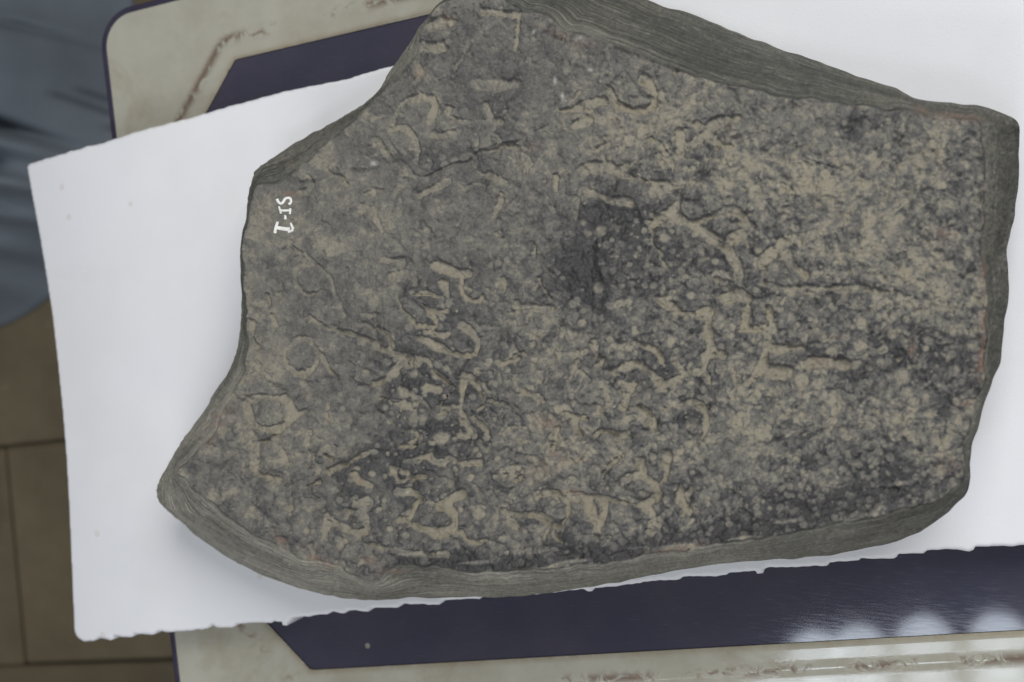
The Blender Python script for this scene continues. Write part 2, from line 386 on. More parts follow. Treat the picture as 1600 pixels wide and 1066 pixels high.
V, Q = g.skirt(Z, [(Z[g.bv]-.012, .0), (Z[g.bv]-.034, .002)])
fo = link_mesh('foam_sheet', np_mesh('foam_sheet', V, Q), M['foam'])
tag(fo, 'white foam sheet with a ragged saw-cut lower edge lying on the table beneath the stone', 'foam sheet')

# ------------------------------------------------------------------ the inscribed stone
YO = 100; MH, MW = 1180, 1600     # relief map: one cell per 1/1600 of the stone photograph's width, starting 100 rows above
S_px = [(690,2),(672,20),(650,50),(630,78),(610,105),(600,125),(590,142),(560,170),(530,187),(500,200),(470,215),(440,238),(410,258),(398,268),(396,280),(391,305),(387,330),(382,355),(377,380),(375,410),(376,440),(379,470),(379,500),(375,530),(368,560),(355,585),(340,610),(320,640),(300,668),(282,695),(268,720),(258,737),(249,752),(245,768),(247,782),(262,798),(280,812),(300,832),(320,848),(345,865),(375,882),(405,897),(440,912),(475,923),(510,931),(545,936),(580,937),(620,936),(640,933),(680,934),(740,934),(800,931),(860,926),(920,918),(980,908),(1030,898),(1080,888),(1140,881),(1200,876),(1260,872),(1300,866),(1345,858),(1390,847),(1430,834),(1456,819),(1478,803),(1490,790),(1505,776),(1513,764),(1516,745),(1518,730),(1520,705),(1522,690),(1530,665),(1536,645),(1540,625),(1550,605),(1557,585),(1562,564),(1566,530),(1569.6,500),(1574,470),(1576,440),(1573,410),(1573,398),(1577,367),(1585.6,339),(1588,320),(1592.7,280),(1591.5,260),(1593,235),(1593.5,210),(1592,197),(1585.6,187),(1563,177.4),(1538,168.4),(1495.6,164),(1456,159),(1429.4,153),(1414,143.6),(1380,131),(1340.7,117),(1295.7,100),(1247,84),(1220,76),(1187,65),(1150,51),(1112,34),(1075,21),(1040,12.5),(1010,1),(980,-14),(930,-32),(860,-44),(780,-40),(730,-25)]
T_px = [(681,11),(668,28),(660,46),(652,71),(644,94),(622,114),(603,124),(588,144),(566,172),(545,195),(522,215),(494,241),(470,264),(450,277),(425,288),(405,285),(398,290),(394,306),(390,330),(385,355),(381,380),(379,410),(380,440),(382,475),(384,505),(388,531),(384,552),(379,580),(367,608),(357,630),(342,655),(335,677),(311,705),(288,722),(270,737),(286,746),(310,768),(337,788),(380,818),(418,839),(453,864),(488,877),(528,889),(544,901),(566,912),(587,909),(601,890),(633,882),(660,888),(690,892),(740,893),(800,891),(850,888),(900,882),(950,875),(1000,869),(1050,862),(1100,855),(1150,845),(1200,836),(1240,829),(1300,818),(1380,803),(1440,792),(1470,781),(1490,765),(1502,745),(1506,720),(1511,690),(1517,660),(1522,635),(1530,610),(1536,592),(1536,570),(1536,544),(1540,519),(1541,494),(1548,469),(1543,435),(1538,405),(1536,380),(1537,342),(1535,297),(1542,263),(1539,229),(1536,195),(1526,184),(1509,186),(1481,182),(1448,176),(1414,171),(1369,163),(1312,158),(1256,152),(1220,151),(1187,145),(1150,132),(1100,114),(1050,104),(1000,87),(950,71),(900,52),(868,42),(862,27),(835,20),(812,19),(800,8),(778,-4),(740,-10),(700,-4)]
S_px = resample(chaikin(S_px), 5); T_px = np.array(T_px)
wpx, _, _ = poly_dist(S_px[:, 0], S_px[:, 1], T_px)
kk = np.exp(-.5*(np.arange(-24, 25)/8.)**2); kk /= kk.sum()
wpx = np.convolve(np.concatenate([wpx[-24:], wpx, wpx[:24]]), kk, 'valid')
zs0 = HTOP-np.clip(wpx*.0016, .007, .110)
SW = np.array([at(x, y, z)[:2] for (x, y), z in zip(S_px, zs0)])
TW = at2(T_px, HTOP)
SWc = resample(chaikin(SW), .002); zs = None
dz, iz, tz = poly_dist(SWc[:, 0], SWc[:, 1], SW)
zsr = zs0[iz]*(1-tz)+zs0[(iz+1) % len(SW)]*tz
rn = noise((1, len(SWc)), 2.2, 0, 4)[0]*.0004+noise((1, len(SWc)), 9, 0, 5)[0]*.0005
nrm = np.roll(SWc, -1, 0)-np.roll(SWc, 1, 0); nrm = np.column_stack([nrm[:, 1], -nrm[:, 0]])/np.linalg.norm(nrm, axis=1)[:, None]
SWc = SWc+nrm*rn[:, None]
TWc = resample(chaikin(TW), .003); rn = noise((1, len(TWc)), 1.2, 0, 6)[0]*.0008+noise((1, len(TWc)), 5, 0, 7)[0]*.0012
nrm = np.roll(TWc, -1, 0)-np.roll(TWc, 1, 0); nrm = np.column_stack([nrm[:, 1], -nrm[:, 0]])/np.linalg.norm(nrm, axis=1)[:, None]
TWc = TWc+nrm*rn[:, None]

def worley(shape, cell, seed, wx, wy):
    r = np.random.default_rng(seed); gy, gx = int(shape[0]/cell)+4, int(shape[1]/cell)+4
    jx = r.random((gy, gx)); jy = r.random((gy, gx)); val = r.random((gy, gx)).astype(np.float32)
    y, x = np.mgrid[0:shape[0], 0:shape[1]].astype(np.float32); y = (y+wy)/cell+1.5; x = (x+wx)/cell+1.5
    iy = np.clip(y.astype(int), 1, gy-2); ix = np.clip(x.astype(int), 1, gx-2)
    f1 = np.full(shape, 9., np.float32); f2 = f1.copy(); v = np.zeros(shape, np.float32)
    for dy in (-1, 0, 1):
        for dx in (-1, 0, 1):
            a, b = iy+dy, ix+dx; d = np.hypot(b+jx[a, b]-x, a+jy[a, b]-y).astype(np.float32)
            m = d < f1; f2 = np.where(m, f1, np.minimum(f2, d)); v = np.where(m, val[a, b], v); f1 = np.where(m, d, f1)
    return f1, f2-f1, v
# ---- relief maps (heights in mm)
shape = (MH, MW)
YY, XX = np.mgrid[0:MH, 0:MW].astype(np.float32); YY -= YO
def gauss(cx, cy, rx, ry, a=1., rot=0.):
    c, s = math.cos(rot), math.sin(rot); dx = XX-cx; dy = YY-cy
    return a*np.exp(-(((dx*c+dy*s)/rx)**2+((-dx*s+dy*c)/ry)**2))
def line_dist(P, pad):
    P = np.asarray(P, float); x0, y0 = np.floor(P.min(0)-pad).astype(int); x1, y1 = np.ceil(P.max(0)+pad).astype(int)
    x0 = max(x0, 0); x1 = min(x1, MW-1); y0 = max(y0+YO, 0); y1 = min(y1+YO, MH-1)
    sl = (slice(y0, y1), slice(x0, x1)); X = XX[sl]; Y = YY[sl]; d = np.full(X.shape, 1e6, np.float32)
    for a, b in zip(P[:-1], P[1:]):
        v = b-a; L = (v**2).sum()+1e-9
        t = np.clip(((X-a[0])*v[0]+(Y-a[1])*v[1])/L, 0, 1); d = np.minimum(d, np.hypot(X-a[0]-t*v[0], Y-a[1]-t*v[1]))
    return sl, d
crisp = np.clip(sum(gauss(*a) for a in [(665,650,85,115,1),(560,785,75,75,.9),(685,480,85,65,.9),(690,800,75,65,1),(960,785,125,60,.8),(1000,570,80,50,.5),(1000,310,80,60,.5),(1120,360,60,60,.5),(1140,500,70,70,.4),(485,440,45,45,.7),(465,560,50,50,.7),(420,660,55,50,.7),(680,190,80,60,.15)]), 0, 1)
groove = np.zeros(shape, np.float32); crack = np.zeros(shape, np.float32)
warp = noise(shape, 4, 4, 31)*.9+noise(shape, 10, 10, 32)*1.2
wide = noise(shape, 9, 9, 33); wide2 = noise(shape, 14, 14, 34); fray = noise(shape, 1.6, 1.6, 35)
def spline(P):
    P = np.asarray(P, float)
    for _ in range(2):
        A = .75*P[:-1]+.25*P[1:]; B = .25*P[:-1]+.75*P[1:]
        P = np.vstack([P[:1], np.column_stack([A, B]).reshape(-1, 2), P[-1:]])
    return P
def stroke(P, wd, dep=1., smooth=True):
    P = spline(P) if smooth else np.asarray(P, float)
    sl, d = line_dist(P, wd+6)
    wv = wd*(1.02+.20*wide[sl])
    gq = dep*sm(1-(d+warp[sl]*.85+fray[sl]*.7)/(wv*.60), 0, .42)*np.clip(.86+.20*wide2[sl], .4, 1.1); groove[sl] = np.maximum(groove[sl], gq)
def crk(P, wd=2.2, dep=1.):
    sl, d = line_dist(spline(P), 8); crack[sl] = np.maximum(crack[sl], dep*np.exp(-((d+warp[sl]*.35)/wd)**2))
def C(x0, y0, s): return lambda *pts: [(x0+x/s, y0+y/s) for x, y in pts]
K = 5.33
A = C(480, 700, K)
stroke(A((180,190),(300,140),(400,90),(510,35)), 13); stroke(A((380,220),(430,270),(520,320)), 9)
stroke(A((830,110),(900,110),(980,60),(1030,110),(1090,135),(1150,80),(1200,85),(1260,135),(1420,125)), 11)
stroke(A((690,165),(785,175),(840,238),(760,305),(690,215),(690,165)), 7); stroke(A((840,250),(960,255)), 8)
stroke(A((740,370),(850,370),(925,420),(880,490),(870,570),(850,600),(760,595)), 11)
stroke(A((880,640),(960,670),(1060,705),(1170,700),(1230,630),(1220,540),(1160,490),(1090,480)), 12); stroke(A((1090,490),(1210,420),(1280,390)), 13)
stroke(A((320,530),(430,540),(500,490),(510,440),(400,470)), 10); stroke(A((450,540),(500,620),(490,700),(420,710),(300,670),(190,620),(160,560)), 13); stroke(A((160,560),(150,720)), 13)
stroke(A((500,800),(650,835),(850,870),(1000,890),(1160,895)), 10); stroke(A((1280,700),(1320,770),(1400,800),(1490,770)), 7)
stroke(A((150,60),(190,100)), 10); stroke(A((860,630),(930,660)), 16)
B = C(590, 560, K)
stroke(B((0,190),(80,170),(130,110)), 13); stroke(B((150,80),(190,40),(270,75)), 8); stroke(B((410,10),(480,90),(540,170),(640,240)), 6)
stroke(B((420,240),(500,260)), 13); stroke(B((720,130),(700,220),(700,330),(690,420),(700,520),(760,600),(730,650),(680,640)), 9)
stroke(B((640,250),(560,340),(490,400)), 5); stroke(B((490,470),(560,410),(680,400)), 12); stroke(B((760,150),(830,220),(860,310),(880,390),(830,440)), 8)
stroke(B((790,490),(860,560),(930,640)), 10); stroke(B((0,330),(90,340),(200,350),(280,390)), 5); stroke(B((110,370),(260,400)), 10)
stroke(B((330,340),(290,440),(290,530)), 12); stroke(B((290,300),(370,370),(450,440)), 5); stroke(B((190,640),(240,600),(310,610),(330,670),(250,700)), 8)
stroke(B((200,730),(290,740),(360,710),(440,690)), 7); stroke(B((1050,950),(1150,890),(1210,950),(1160,1010)), 14); stroke(B((1500,590),(1480,700),(1460,780)), 8)
stroke(B((1210,290),(1300,310),(1370,350)), 13); stroke(B((930,350),(1080,390)), 10); stroke(B((0,450),(90,490)), 5)
D = C(590, 380, K)
stroke(D((490,190),(560,220),(680,260),(740,250)), 14); stroke(D((680,290),(680,380),(720,450),(830,490),(870,450)), 8)
stroke(D((280,450),(370,410),(470,430),(560,460)), 10); stroke(D((540,340),(580,420),(600,500)), 11); stroke(D((380,500),(430,560),(520,580),(580,560)), 8)
stroke(D((430,590),(490,620),(500,690),(430,700),(350,690)), 8); stroke(D((430,730),(520,760),(610,750)), 9)
stroke(D((360,790),(480,850),(600,910),(720,950),(830,920),(830,830),(780,740),(700,680)), 10); stroke(D((1040,300),(1050,400)), 8); stroke(D((1300,20),(1290,110)), 8)
stroke(D((1330,290),(1380,380),(1440,460)), 6); stroke(D((0,870),(80,890),(180,940),(260,970)), 8); stroke(D((100,760),(120,860)), 8)
stroke(D((1170,500),(1160,580),(1090,580)), 13); stroke(D((1290,540),(1440,550)), 13); stroke(D((120,280),(300,260)), 11); stroke(D((160,450),(220,560),(300,640)), 10)
stroke(D((1060,1000),(1200,920)), 11)
E_ = C(860, 530, K)
stroke(E_((620,70),(700,40),(800,60),(890,110),(920,190)), 14); stroke(E_((520,270),(620,220),(720,210),(800,250),(860,300),(940,400)), 15)
stroke(E_((990,350),(1080,320),(1150,280),(1230,270)), 12); stroke(E_((700,380),(650,480),(610,550)), 15); stroke(E_((380,790),(400,750),(500,780),(650,800)), 10)
stroke(E_((200,690),(240,790)), 12); stroke(E_((110,610),(200,640),(300,660)), 8); stroke(E_((1140,520),(1230,520),(1280,590),(1300,680),(1290,800)), 10); stroke(E_((750,560),(840,620),(860,740)), 11)
stroke(E_((360,20),(390,90),(370,150)), 7); stroke(E_((250,270),(310,340)), 11); stroke(E_((600,380),(690,400)), 14)
G = C(780, 700, K)
stroke(G((330,390),(420,370),(510,400),(570,460),(575,540),(540,620),(470,660),(400,640),(340,590)), 9); stroke(G((590,410),(740,410),(860,410),(960,440),(1080,470),(1200,490),(1260,540),(1270,620),(1230,700)), 13)
stroke(G((740,440),(770,550),(820,650),(830,720)), 14); stroke(G((890,440),(890,540),(840,640)), 15); stroke(G((440,690),(460,760),(520,780)), 7); stroke(G((20,520),(100,560),(220,560),(330,560),(420,600)), 9)
stroke(G((1060,250),(1180,220),(1290,290),(1320,380),(1280,430),(1190,460)), 14); stroke(G((1500,310),(1490,420),(1530,500),(1580,540)), 10); stroke(G((860,220),(940,130),(1010,80)), 7)
stroke(G((1180,110),(1200,200)), 14); stroke(G((1380,60),(1390,260)), 13); stroke(G((70,620),(130,660)), 12)
F_ = C(1050, 300, 5.922)
stroke(F_((0,230),(100,260),(230,310),(330,390),(450,480)), 15); stroke(F_((230,280),(350,220),(500,180),(640,180),(650,280)), 13); stroke(F_((500,500),(600,400),(700,340)), 18)
stroke(F_((500,500),(580,620),(620,760)), 19); stroke(F_((830,680),(920,540),(1060,450),(1200,410),(1370,390)), 14); stroke(F_((1060,560),(1120,680),(1240,770)), 13); stroke(F_((850,850),(1000,910),(1100,920),(1300,890),(1590,890)), 12, .6)
stroke(F_((1590,890),(1850,900),(2100,940)), 10, .5); stroke(F_((480,980),(600,940),(700,990)), 17)
I_ = C(1050, 460, 5.922)
stroke(I_((-100,60),(0,130),(100,180),(220,200),(330,150)), 15); stroke(I_((340,180),(330,300),(350,420),(350,520)), 17); stroke(I_((700,120),(680,260),(640,320)), 14); stroke(I_((640,330),(800,320),(940,330)), 14)
stroke(I_((890,120),(920,240),(930,300)), 10); stroke(I_((890,360),(880,450),(860,560),(820,660),(760,760),(680,850)), 14); stroke(I_((900,500),(1050,500),(1200,490)), 17); stroke(I_((780,720),(900,700),(1080,720)), 17)
stroke(I_((1200,650),(1330,620),(1480,630),(1590,650)), 16); stroke(I_((0,800),(100,740),(230,720)), 13); stroke(I_((300,560),(290,680),(350,800),(350,870)), 10); stroke(I_((560,700),(600,850)), 9)
H_ = C(860, 150, K)
stroke(H_((250,640),(330,590),(440,580),(540,610),(640,580),(700,570)), 15); stroke(H_((560,640),(700,680),(850,720),(970,720)), 11); stroke(H_((850,790),(980,780),(1090,760)), 14); stroke(H_((1080,780),(1060,870),(1000,950),(900,1030),(840,1100)), 14)
stroke(H_((280,790),(400,830),(530,880),(650,880)), 12); stroke(H_((210,870),(210,1020)), 7); stroke(H_((770,360),(880,360),(940,450),(1010,560),(1020,640)), 8); stroke(H_((1080,300),(1090,480)), 12); stroke(H_((1150,430),(1250,350),(1340,240),(1420,200),(1560,180)), 13)
stroke(H_((200,240),(300,200)), 14); stroke(H_((480,-60),(560,60),(700,130),(860,90),(860,-60),(780,-130)), 15); stroke(H_((100,120),(300,80),(440,20)), 13); stroke(H_((30,660),(40,780)), 14)
J_ = C(560, 150, K)
stroke(J_((280,230),(310,130),(340,60),(420,20),(520,20),(640,40),(620,130),(590,220)), 10); stroke(J_((270,270),(370,260),(440,300),(490,380),(500,460),(490,540)), 10); stroke(J_((750,100),(740,180),(800,210),(1000,210),(1190,205)), 8)
stroke(J_((1000,220),(990,320),(990,430)), 8); stroke(J_((330,560),(390,640),(350,740),(290,830)), 12, .7); stroke(J_((500,830),(640,770),(740,710)), 14); stroke(J_((1000,640),(1100,670),(1220,720)), 11, .7); stroke(J_((1290,410),(1390,500),(1440,570)), 10, .8); stroke(J_((1060,460),(1180,410),(1290,410)), 8)
stroke(J_((120,360),(190,420),(250,500)), 12, .7); stroke(J_((620,320),(700,330),(800,310)), 9, .8); stroke(J_((350,860),(340,980)), 9, .6)
L_ = C(580, 0, K)
stroke(L_((930,100),(1060,90),(1200,120)), 12); stroke(L_((1220,110),(1210,240),(1190,400)), 8); stroke(L_((420,380),(600,400)), 16, .8); stroke(L_((500,210),(600,190),(690,180)), 14, .8); stroke(L_((880,700),(1050,720),(1180,700)), 22, .7); stroke(L_((940,860),(980,960)), 12)
N_ = C(360, 430, K)
stroke(N_((640,350),(740,420),(860,460),(990,480),(1150,550),(1290,640),(1400,670),(1450,700)), 7); stroke(N_((700,600),(760,700),(830,800),(880,840)), 9)
stroke([(585/K+360+25*math.cos(a), 680/K+430+28*math.sin(a)) for a in np.linspace(0, 2*math.pi, 18)], 8, .9)
stroke([(483+24*math.cos(a), 436+24*math.sin(a)) for a in np.linspace(.6, 5.6, 16)], 10, .7)
stroke(N_((1180,900),(1270,880),(1350,800),(1420,720)), 10); stroke(N_((300,160),(330,260)), 6); stroke(N_((350,330),(370,420)), 8); stroke(N_((180,400),(170,520),(210,590)), 8); stroke(N_((1230,440),(1310,490),(1360,580),(1320,610)), 8)
stroke(N_((620,-180),(700,-90),(820,0),(880,200),(930,330)), 9, .6); stroke(N_((1090,330),(1300,330)), 6, .6)
P_ = C(230, 630, K)
stroke(P_((800,0),(830,120),(900,200),(1020,230),(1130,200),(1200,130),(1200,40),(1110,-40),(960,-60),(830,-30)), 13); stroke(P_((830,320),(950,330),(1080,260),(1180,190)), 8); stroke(P_((900,350),(890,480),(880,580),(960,600),(1100,650)), 11)
stroke(P_((1160,440),(1170,560),(1190,700),(1190,880)), 7, .7); stroke(P_((1340,700),(1440,650)), 5)
rs = np.random.default_rng(5)
for k in range(190):
    x, y = rs.uniform(420, 1140), rs.uniform(390, 850)
    if k % 3 == 0: x, y = rs.uniform(450, 1250), rs.uniform(60, 400)
    an = rs.uniform(0, 6.28); P = [(x, y)]
    for _ in range(rs.integers(1, 5)):
        L = rs.uniform(7, 17); an += rs.normal(0, .75); P.append((P[-1][0]+L*math.cos(an), P[-1][1]+L*math.sin(an)))
    if max(p[1] for p in P) < 868 and min(p[0] for p in P) > 400 and crisp[int(y)+YO, int(x)] < .35 and math.hypot(x-920, y-400) > 95: stroke(P, rs.uniform(5, 10), rs.uniform(.3, .75))
# lips of broken ledges and cracks
ledge = np.zeros(shape, np.float32)
def lip(P, side, wd=26, dep=1.0):
    """ground falls on one side of the line and recovers with distance; side=+1: the side to the left when walking"""
    side = -side; Pq = spline(P); sl, d = line_dist(Pq, wd*2); X = XX[sl]; Y = YY[sl]; sg = np.zeros(X.shape); db = np.full(X.shape, 1e6)
    for a, b in zip(Pq[:-1], Pq[1:]):
        v = b-a; L = (v**2).sum()+1e-9; t = np.clip(((X-a[0])*v[0]+(Y-a[1])*v[1])/L, 0, 1)
        dd_ = np.hypot(X-a[0]-t*v[0], Y-a[1]-t*v[1]); m = dd_ < db
        sg = np.where(m, np.sign(v[0]*(Y-a[1])-v[1]*(X-a[0])), sg); db = np.where(m, dd_, db)
    sd_ = db*sg*side; ends = np.minimum(np.hypot(X-Pq[0][0], Y-Pq[0][1]), np.hypot(X-Pq[-1][0], Y-Pq[-1][1]))
    ledge[sl] += dep*sm(sd_+warp[sl]*.4, -1.2, 1.8)*np.exp(-(np.maximum(sd_, 0)/wd)**1.3)*sm(ends, 0, 25)
lip(J_((0,630),(110,610),(200,560)), -1, 22, .9)
lip(J_((390,530),(430,580),(470,650),(560,660),(680,600),(800,540),(880,545),(960,460),(1010,440),(1100,430),(1200,385),(1330,370),(1420,320)), -1, 34, 1.8)
lip(L_((1030,640),(1100,680),(1180,630),(1290,595)), -1, 26, 1.1); lip(L_((1190,110),(1240,130),(1245,300)), -1, 18, .8)
lip(F_((120,0),(80,120),(60,190),(180,240)), -1, 22, 1.4); lip(F_((240,310),(330,380),(450,470),(560,440)), -1, 24, 1.2)
lip(C(1050,140,5.922)((1190,560),(1230,630),(1350,680),(1480,710),(1600,750)), -1, 24, 1.0); lip(C(860,150,K)((1120,760),(1100,870),(1070,960),(1180,1020)), -1, 20, .9)
lip(B((560,410),(470,420)), -1, 16, .9); lip(C(230,630,K)((380,330),(600,390)), 1, 14, .5)
crk(C(1050,140,5.922)((1190,560),(1230,630),(1350,680),(1480,710),(1600,750)), 2, .8); crk(F_((1000,860),(1250,860),(1590,865)), 1.5, .4); crk(I_((1200,590),(1330,565),(1590,590)), 2.2, .9)
crk(C(1300,620,5.922)((780,170),(830,120),(980,75),(1050,30),(1130,80)), 2, .9); crk(C(1300,620,5.922)((1040,130),(1050,290)), 2, .9); crk(C(1300,620,5.922)((780,200),(950,210),(1010,240)), 1.6, .7)
crk(C(1300,620,5.922)((380,850),(560,850),(720,880),(850,950)), 2.2, .9); crk(G((400,910),(560,850),(720,800),(850,730)), 1.6, .5)
crk(B((1390,350),(1500,340),(1600,360)), 1.6, .7); crk(B((800,180),(900,300),(990,320),(1080,260)), 1.8, .6); crk(B((840,450),(960,540),(1110,660)), 1.8, .6); crk(B((1030,910),(1120,850),(1230,890)), 2, .7); crk(B((130,650),(200,590),(320,540)), 1.8, .7)
crk(C(360,230,K)((560,290),(700,280),(790,240)), 2, .7); crk(C(360,230,K)((570,740),(720,790),(800,780)), 1.6, .5); crk(C(360,230,K)((1000,180),(1090,200),(1190,170)), 2, .7)
crk(G((330,380),(430,330),(540,380)), 1.6, .5); crk(G((600,400),(760,380)), 1.5, .5); crk(H_((1140,560),(1000,560)), 1.5, .4)

# pits: carved beads first, then weathering pits
pit = np.zeros(shape, np.float32); knob = np.zeros(shape, np.float32)
def bead(x, y, r, a=1., arr=None):
    arr = pit if arr is None else arr; R = int(r*1.8)+2; xi, yi = int(x), int(y)+YO
    if xi-R < 0 or yi-R < 0 or xi+R >= MW or yi+R >= MH: return
    sl = (slice(yi-R, yi+R+1), slice(xi-R, xi+R+1)); d = np.hypot(XX[sl]-x, YY[sl]-y)+warp[sl]*.3*min(r/5, 1)
    arr[sl] = np.maximum(arr[sl], a*sm(1.25-d/r, 0, .6))
for f, L in ((A, [(1350,250,35),(1420,555,55),(1180,310,40),(1220,180,25),(410,170,30),(1410,350,25),(640,440,28),(530,220,30),(660,50,25),(630,240,24),(590,520,28),(690,670,30),(1360,670,20),(420,80,24)]),
             (B, [(330,20,50),(300,130,35),(580,80,36),(220,290,48),(520,665,62),(840,705,28),(800,760,26),(600,620,20),(770,990,35),(640,930,25),(910,650,30),(1230,820,25),(1180,700,20),(1190,750,25),(370,500,40)]),
             (N_, [(1440,980,48),(1550,720,55),(590,900,40),(1210,220,60)]), (H_, [(460,380,62),(620,570,45),(430,500,30)]),
             (C(860, 330, K), [(420,160,55),(520,240,22),(780,160,32),(855,175,25),(320,180,25),(790,620,30),(860,620,38),(610,620,30),(560,380,30),(400,640,50),(270,930,45),(700,970,30),(670,810,25),(920,940,30)]),
             (C(1050, 140, 5.922), [(1370,380,70),(1080,320,40),(840,360,50),(980,380,35),(660,780,60),(940,970,40),(780,920,60)]),
             (F_, [(490,520,50),(805,545,40),(400,770,50),(170,950,45)]), (I_, [(1480,520,60),(1110,210,55),(1350,340,45),(1280,230,30),(1470,100,35),(1200,790,80),(1170,270,30),(470,740,30)]),
             (C(1300, 460, 5.922), [(280,270,60),(130,400,40),(300,480,35),(490,500,40),(560,360,50),(90,640,70),(210,650,50),(690,910,65),(650,760,80),(870,500,30),(780,660,30),(1240,340,35),(1120,340,50)]),
             (C(1050, 620, 5.922), [(550,150,38),(440,740,48),(180,850,40),(1170,510,35),(1150,580,40),(1100,830,30),(1200,820,40)]), (L_, [(400,590,60),(360,695,18),(1020,680,40)])):
    for x, y, r in L: q = f((x, y))[0]; bead(q[0], q[1], r/(5.922 if f not in (A, B, N_, H_, L_) else K)*.95, random.uniform(.75, 1))
right = sm(XX, 820, 1150)*sm(YY, 150, 260)
lowmid = sm(XX, 560, 700)*sm(YY, 400, 520)
dens = (.30+.57*right+.30*lowmid)*np.clip(1-1.1*gauss(910,415,45,50), 0, 1)
rr_ = np.random.default_rng(77)
for _ in range(7500):
    x = rr_.uniform(380, 1540); y = rr_.uniform(0, 890); 
    if rr_.random() > dens[int(y)+YO, int(x)]: continue
    r = 1.8+5.0*rr_.random()**2.0; bead(x, y, r, .3+.5*rr_.random())
for _ in range(800):
    x = rr_.uniform(400, 1520); y = rr_.uniform(20, 870); bead(x, y, 4+8*rr_.random(), .5+.5*rr_.random(), knob)
# dust-free hollows (deep)
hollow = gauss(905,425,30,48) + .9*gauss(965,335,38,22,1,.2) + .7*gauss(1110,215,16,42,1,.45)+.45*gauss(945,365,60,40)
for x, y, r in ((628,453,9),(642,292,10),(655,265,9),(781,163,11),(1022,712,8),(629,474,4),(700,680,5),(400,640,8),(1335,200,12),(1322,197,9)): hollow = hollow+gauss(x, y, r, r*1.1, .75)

wx_, wy_ = 2.2*noise(shape, 3, 3, 51)+3*noise(shape, 9, 9, 52), 2.2*noise(shape, 3, 3, 53)+3*noise(shape, 9, 9, 54)
a1, e1, v1 = worley(shape, 15, 55, wx_, wy_); a2, e2, v2 = worley(shape, 7.5, 56, wx_, wy_); a3, e3, v3 = worley(shape, 27, 57, wx_*1.5, wy_*1.5)
edge1 = 1-sm(e1, 0, .22); edge2 = 1-sm(e2, 0, .30)
cellh = blur(.55*(v1-.5)+.35*(v2-.5)+.5*(v3-.5)-.30*edge1-.16*edge2-.15*a1, .9)
cellt = blur(.50*(v1-.5)+.42*(v2-.5)+.30*(v3-.5)-.26*edge1*(.4+v1)-.22*edge2*(.3+v2), .8)
smooth = np.clip(gauss(560,250,260,230)+.8*gauss(470,500,110,160)+.9*gauss(1150,715,45,42)+.6*gauss(820,110,130,90)+.8*gauss(1240,190,70,28), 0, 1)
rough = 1-smooth
n60 = noise(shape, 55, 55, 41); n20 = noise(shape, 16, 16, 42); n8 = noise(shape, 6.5, 5.5, 43); n4 = noise(shape, 3.0, 2.7, 44); n2 = noise(shape, 1.4, 1.4, 45)
stria = noise(shape, 26, 3.0, 46)
# straighten the striae along the lower bevel by sampling on a sheared grid
sh = bilin(stria, XX, YY+YO+(XX-900)*.11, True)
bev = np.zeros(shape, np.float32)
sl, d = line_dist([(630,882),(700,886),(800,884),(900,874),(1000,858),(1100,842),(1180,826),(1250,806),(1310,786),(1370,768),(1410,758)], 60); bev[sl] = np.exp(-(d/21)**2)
nn = np.maximum(0, n8*.6+n4*.4)
n12 = noise(shape, 10, 9, 47)
face = 1.4*n60 + 1.0*n20*(.6+.4*rough) + .6*n12 + .55*n8*(.6+.6*rough) + .30*n4*(.5+.8*rough) + .14*n2
face = face + 1.35*cellh*(.65+.5*rough)*(1-.5*crisp) - 3.3*groove*(1-.3*smooth) - 1.6*pit*(.4+.6*rough) + .75*blur(knob, 1.6) - 1.3*crack*(.5+.5*wide2.clip(-1,1)) - 1.4*ledge - 3.2*np.clip(hollow, 0, 1.2) + bev*.55*sh
# dust settles in whatever lies lower than its surroundings; rubbed high ground stays dark; shade of upper walls is painted in too
face = face*1.12+.10*noise(shape, 1.2, 1.2, 48)
loc = blur(face, 13)-face
darker = sum(gauss(*a) for a in [(905,425,40,50,.75),(962,338,60,34,.65),(1000,415,55,45,.4),(1110,215,20,45,.5),(1440,560,75,42,.75),(1275,510,55,40,.35),(1300,600,30,20,.2),(1365,722,70,28,.6),(1250,790,80,25,.6),(700,690,60,40,.45),(600,720,60,55,.4),(680,590,80,50,.35),(560,770,50,45,.35),(690,250,45,22,.6),(785,180,60,30,.35),(740,110,90,70,.25),(1010,420,70,70,.35),(480,620,50,40,.15),(1480,350,50,30,.2),(690,470,60,50,.3),(1330,200,20,14,.7),(740,280,30,60,.2),(1060,560,60,60,.2),(1140,390,60,40,.2)])
paler = sum(gauss(*a) for a in [(1000,190,150,55,.5),(1160,265,100,60,.4),(450,350,60,60,.35),(540,300,80,60,.3),(1400,400,100,50,.3),(1450,455,90,50,.35),(1250,620,110,45,.35),(1440,680,80,50,.4),(900,640,130,90,.2),(850,740,100,60,.25),(450,680,110,80,.35),(420,560,45,90,.35),(1420,260,90,50,.3),(1290,290,60,40,.35),(830,540,60,60,.15),(640,180,60,40,.3),(1200,480,60,50,.2),(520,820,70,50,.2),(980,800,120,40,.2)])
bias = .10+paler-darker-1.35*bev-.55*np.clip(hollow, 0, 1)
patch = .50*noise(shape, 3.3, 2.9, 61)+.30*noise(shape, 1.5, 1.4, 63)+.34*noise(shape, 7, 6, 62)+.22*n20
carved = np.clip(groove*1.1+pit*.85, 0, 1)*np.clip(.93+.13*noise(shape, 2.2, 2.2, 64)+.10*noise(shape, 7, 7, 65), .3, 1.1)
grad = (np.roll(face, -1, 0)-np.roll(face, 1, 0)); wall_shade = sm(blur(-grad, 1.1), .3, 1.5)  # one-sided relief shade on upper groove and ledge walls, painted into the dust tone
lev = .45+.55*bias+.15*np.tanh(loc*.9)
